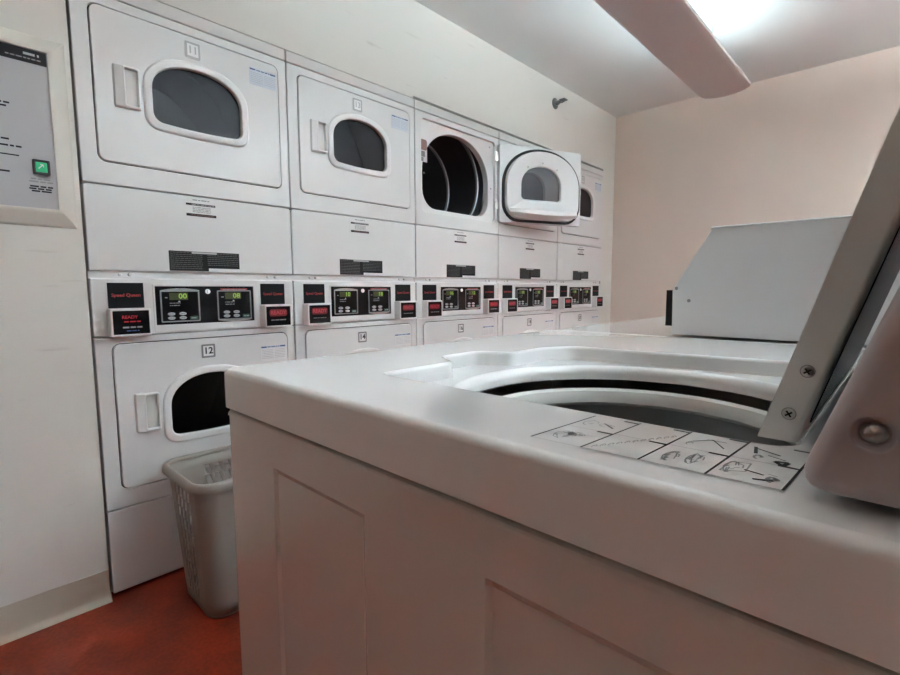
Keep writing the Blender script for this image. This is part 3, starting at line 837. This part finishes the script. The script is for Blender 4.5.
# second washer beyond
V0, V1 = .5320, 1.185
wb = thing('top_load_washer', 'white washer beyond the open one, with tall grey console box', 'washer', (0, 0, 0))
washer_cabinet(wb, X0 - .012, V0, X1 - .02, V1, ZS - .004, embossed=False)
m = M(); plate(m, rrect(X0 - .018, V0 - .002, X1 - .02, V1 + .002, .014), ZS, ZD - .001, WENAMEL, b=.010, seg=4, T=OZ); m.build('deck', wb)
m = M()
pc = [(1.5400, .9262), (2.00, .9262), (2.00, 1.1045), (1.5975, 1.1045), (1.5385, 1.0035)]
plate(m, pc, -(V1 - .015), -(V0 + .018), GREYMET, T=OY, back=True, b=.0012, seg=2)
cb = m.build('console', wb)
m = M(); vs = []
plate(m, [(1.5955, 1.1035), (2.00, 1.1035), (2.00, 1.1065), (1.5975, 1.1065)], -(V1 - .014), -(V0 + .0150), WENAMEL, T=OY, back=True, b=.0014, seg=3); m.build('console_edge_highlight', cb)  # white strip stands for the highlight along the console's top edge
m = M(); box(m, 1.5245, V0 + .030, .9400, 1.5392, V0 + .25, 1.0030, BLACK); m.build('card_reader', cb)
m = M(); lathe(m, [(.003, .0), (.002, .001), (0, .0012)], GREYINK, T=lambda p: (1.566 + p[0], V0 + .018 - p[2], .985 + p[1]), n=12); m.build('console_rivet', cb)
m = M(); lathe(m, [(.003, .0), (.002, .001), (0, .0012)], GREYINK, T=lambda p: (1.545 + p[0], V0 + .018 - p[2], 1.006 + p[1]), n=12); m.build('console_rivet', cb)

# ------------------------------------------------------------------ laundry basket
def basket():
    bx = thing('laundry_basket', 'beige-grey plastic laundry basket with slotted sides, between dryer and washer', 'basket', (.21, .345, 0))
    H = .445
    def ring(t, off=0.0):
        x0, x1 = .128 - .010 * t, .372 + .048 * t; y0, y1 = .176 - .034 * t, .500 + .034 * t
        return rrect(x0 - off, y0 - off, x1 + off, y1 + off, .050 + off, 8)
    # a walk round the ring with cells; holes on the flat runs
    NV = 12
    segs = 24
    def walk(t):
        p = ring(t); n = 9
        arcs = [p[0:9], p[9:18], p[18:27], p[27:36]]   # BL, BR, TR, TL
        out = []
        for a in range(4):
            out += [(q, False) for q in arcs[a][:-1]]
            s, e = arcs[a][-1], arcs[(a + 1) % 4][0]
            nn = 6 if a % 2 == 0 else 9
            for k in range(nn): f = k / nn; out.append(((s[0] + f * (e[0] - s[0]), s[1] + f * (e[1] - s[1])), 0 < k < nn - 1 if a != 1 and a != 3 else 1 < k < nn - 2))
        return out
    m = M(); vs, fs = [], []
    rows = [walk(.02 + .98 * (k / NV)) for k in range(NV + 1)]
    n = len(rows[0])
    def P(i, k): q = rows[k][i % n][0]; return Vector((q[0] - .21, q[1] - .345, .012 + (H - .012) * k / NV))
    for k in range(NV):
        for i in range(n):
            A, B, C, D = P(i, k), P(i + 1, k), P(i + 1, k + 1), P(i, k + 1); o = len(vs)
            hole = rows[0][i][1] and 0 < k < NV - 1
            if not hole: vs += [A, B, C, D]; fs.append((o, o + 1, o + 2, o + 3)); continue
            def Q(s, t): return (A.lerp(B, s)).lerp(D.lerp(C, s), t)
            # two slanted slots in every cell
            vs += [A, B, C, D]
            h = [Q(.06, .06), Q(.60, .04), Q(.94, .94), Q(.40, .96)]
            vs += h; fs += [(o, o + 1, o + 5, o + 4), (o + 1, o + 2, o + 6, o + 5), (o + 2, o + 3, o + 7, o + 6), (o + 3, o, o + 4, o + 7)]
    m.add(vs, fs, BASKETM)
    ob = m.build('basket_wall', bx)
    # weld and thicken
    import bmesh
    bmm = bmesh.new(); bmm.from_mesh(ob.data); bmesh.ops.remove_doubles(bmm, verts=bmm.verts, dist=1e-5); bmm.to_mesh(ob.data); bmm.free()
    so = ob.modifiers.new('thick', 'SOLIDIFY'); so.thickness = .003; so.offset = 1
    m = M(); plate(m, [(x - .21, y - .345) for x, y in ring(.02)], .004, .013, BASKETM, T=OZ, back=True, b=.0); m.build('basket_floor', bx)
    # rolled rim
    m = M(); vs, fs = [], []
    prof = ((0.0, H - .004), (-.002, H + .003), (.003, H + .009), (.011, H + .010), (.018, H + .004), (.020, H - .006), (.019, H - .014), (.016, H - .014), (.015, H - .005), (.003, H - .004))
    for off, z in prof: vs += [(x - .21, y - .345, z) for x, y in ring(1.0, off)]
    nr = len(ring(1.0)); Np = len(prof)
    for q in range(Np):
        for i in range(nr): j = (i + 1) % nr; fs.append((q * nr + i, q * nr + j, ((q + 1) % Np) * nr + j, ((q + 1) % Np) * nr + i))
    m.add(vs, fs, BASKETM); m.build('basket_rim', bx, angle=60)
basket()

# ------------------------------------------------------------------ ceiling lights
HW = .128
FY0, FY1, FZ = .30, 2.800, 2.118
def trough_light(FX, yoff, label, tube_mat, tz=-.016):
    fx = thing('ceiling_light', label, 'light', (FX, 1.55 + yoff, FZ), 'trough lights hung below the ceiling')
    def fp_(name, m, parent=fx): m.v = [(x - FX, y - 1.55, z - FZ) for x, y, z in m.v]; return m.build(name, parent)
    sec = [(-HW, 0.0), (-HW * .985, -.012), (-HW * .80, -.026), (-HW * .4, -.036), (0, -.039), (HW * .4, -.036), (HW * .80, -.026), (HW * .985, -.012), (HW, 0.0)]
    inn2 = [(u * .975, v + .004) for u, v in sec][::-1]
    loop = sec + inn2
    m = M(); n = len(loop)
    vs = [(FX + u, y, FZ + v) for y in (FY0, FY1) for u, v in loop]
    m.add(vs, [(i, (i + 1) % n, n + (i + 1) % n, n + i) for i in range(n)] + [tuple(range(n)), tuple(range(n, 2 * n))[::-1]], FIXM)
    fp_('trough', m)
    for y, s in ((FY0, -1), (FY1, 1)):
        m = M(); vs = [(FX + u, y, FZ + v) for u, v in sec]; vs2 = [(FX + u * .96, y + s * .014, FZ + v * .9) for u, v in sec]
        N = len(sec); m.add(vs + vs2, [(i, i + 1, N + i + 1, N + i) for i in range(N - 1)] + [tuple(range(N, 2 * N)), tuple(range(N)), (0, N, 2 * N - 1, N - 1)], FIXM)
        fp_('end_cap', m)
    for dx in (-.05, .05):
        m = M(); tube(m, [(FX + dx, FY0 + .05, FZ + tz), (FX + dx, FY1 - .05, FZ + tz)], .012, tube_mat, n=14); fp_('lamp_tube', m)
    for y in (.75, 2.553):
        m = M(); tube(m, [(FX - .008, y, FZ - .03), (FX - .008, y, ZC - .012)], .0035, STEEL, n=8); lathe(m, [(.022, ZC - .001), (.022, ZC - .006), (.008, ZC - .014), (0, ZC - .014)], FIXM, c=(FX - .008, y), n=20); fp_('hanger_rod', m)
trough_light(1.010, 0, 'long white upward-shining trough light hung over the dryer aisle', TUBE, .014)
trough_light(2.95, 0, 'added fill trough light, out of view to the right of the washers', FILL_SIDE)  # unseen fill lamp, added to brighten the dryer fronts
trough_light(1.010, -2.75, 'added fill trough light behind the viewer, in line with the visible one', FILL_REAR)  # unseen fill lamp, added to lift the washer side and lower areas

# ------------------------------------------------------------------ sprinkler head
sp = thing('fire_sprinkler', 'small metal sidewall sprinkler head on white wall above dryers', 'sprinkler', (XW, 2.679, 2.265))
SPM = mat('sprinkler_metal', (0.20, 0.20, 0.20), 0.4, metal=0.6)
m = M(); lathe(m, [(.036, 0), (.036, .004), (.024, .010), (.016, .012)], SPM, T=lambda p: (p[2], p[0], p[1]), n=28); m.build('escutcheon', sp)
m = M(); lathe(m, [(.014, .008), (.014, .030), (.009, .034), (.009, .044), (0, .044)], SPM, T=lambda p: (p[2], p[0], p[1]), n=20); m.build('nozzle', sp)
m = M()
for s in (-1, 1): tube(m, [(.03, s * .012, 0), (.05, s * .016, 0), (.072, s * .004, .0)], .003, SPM, n=6)
m.build('yoke_arm', sp)
m = M(); plate(m, rrect(-.022, .004, .022, .012, .002), .045, .085, SPM, back=True, b=.001); m.build('deflector', sp)
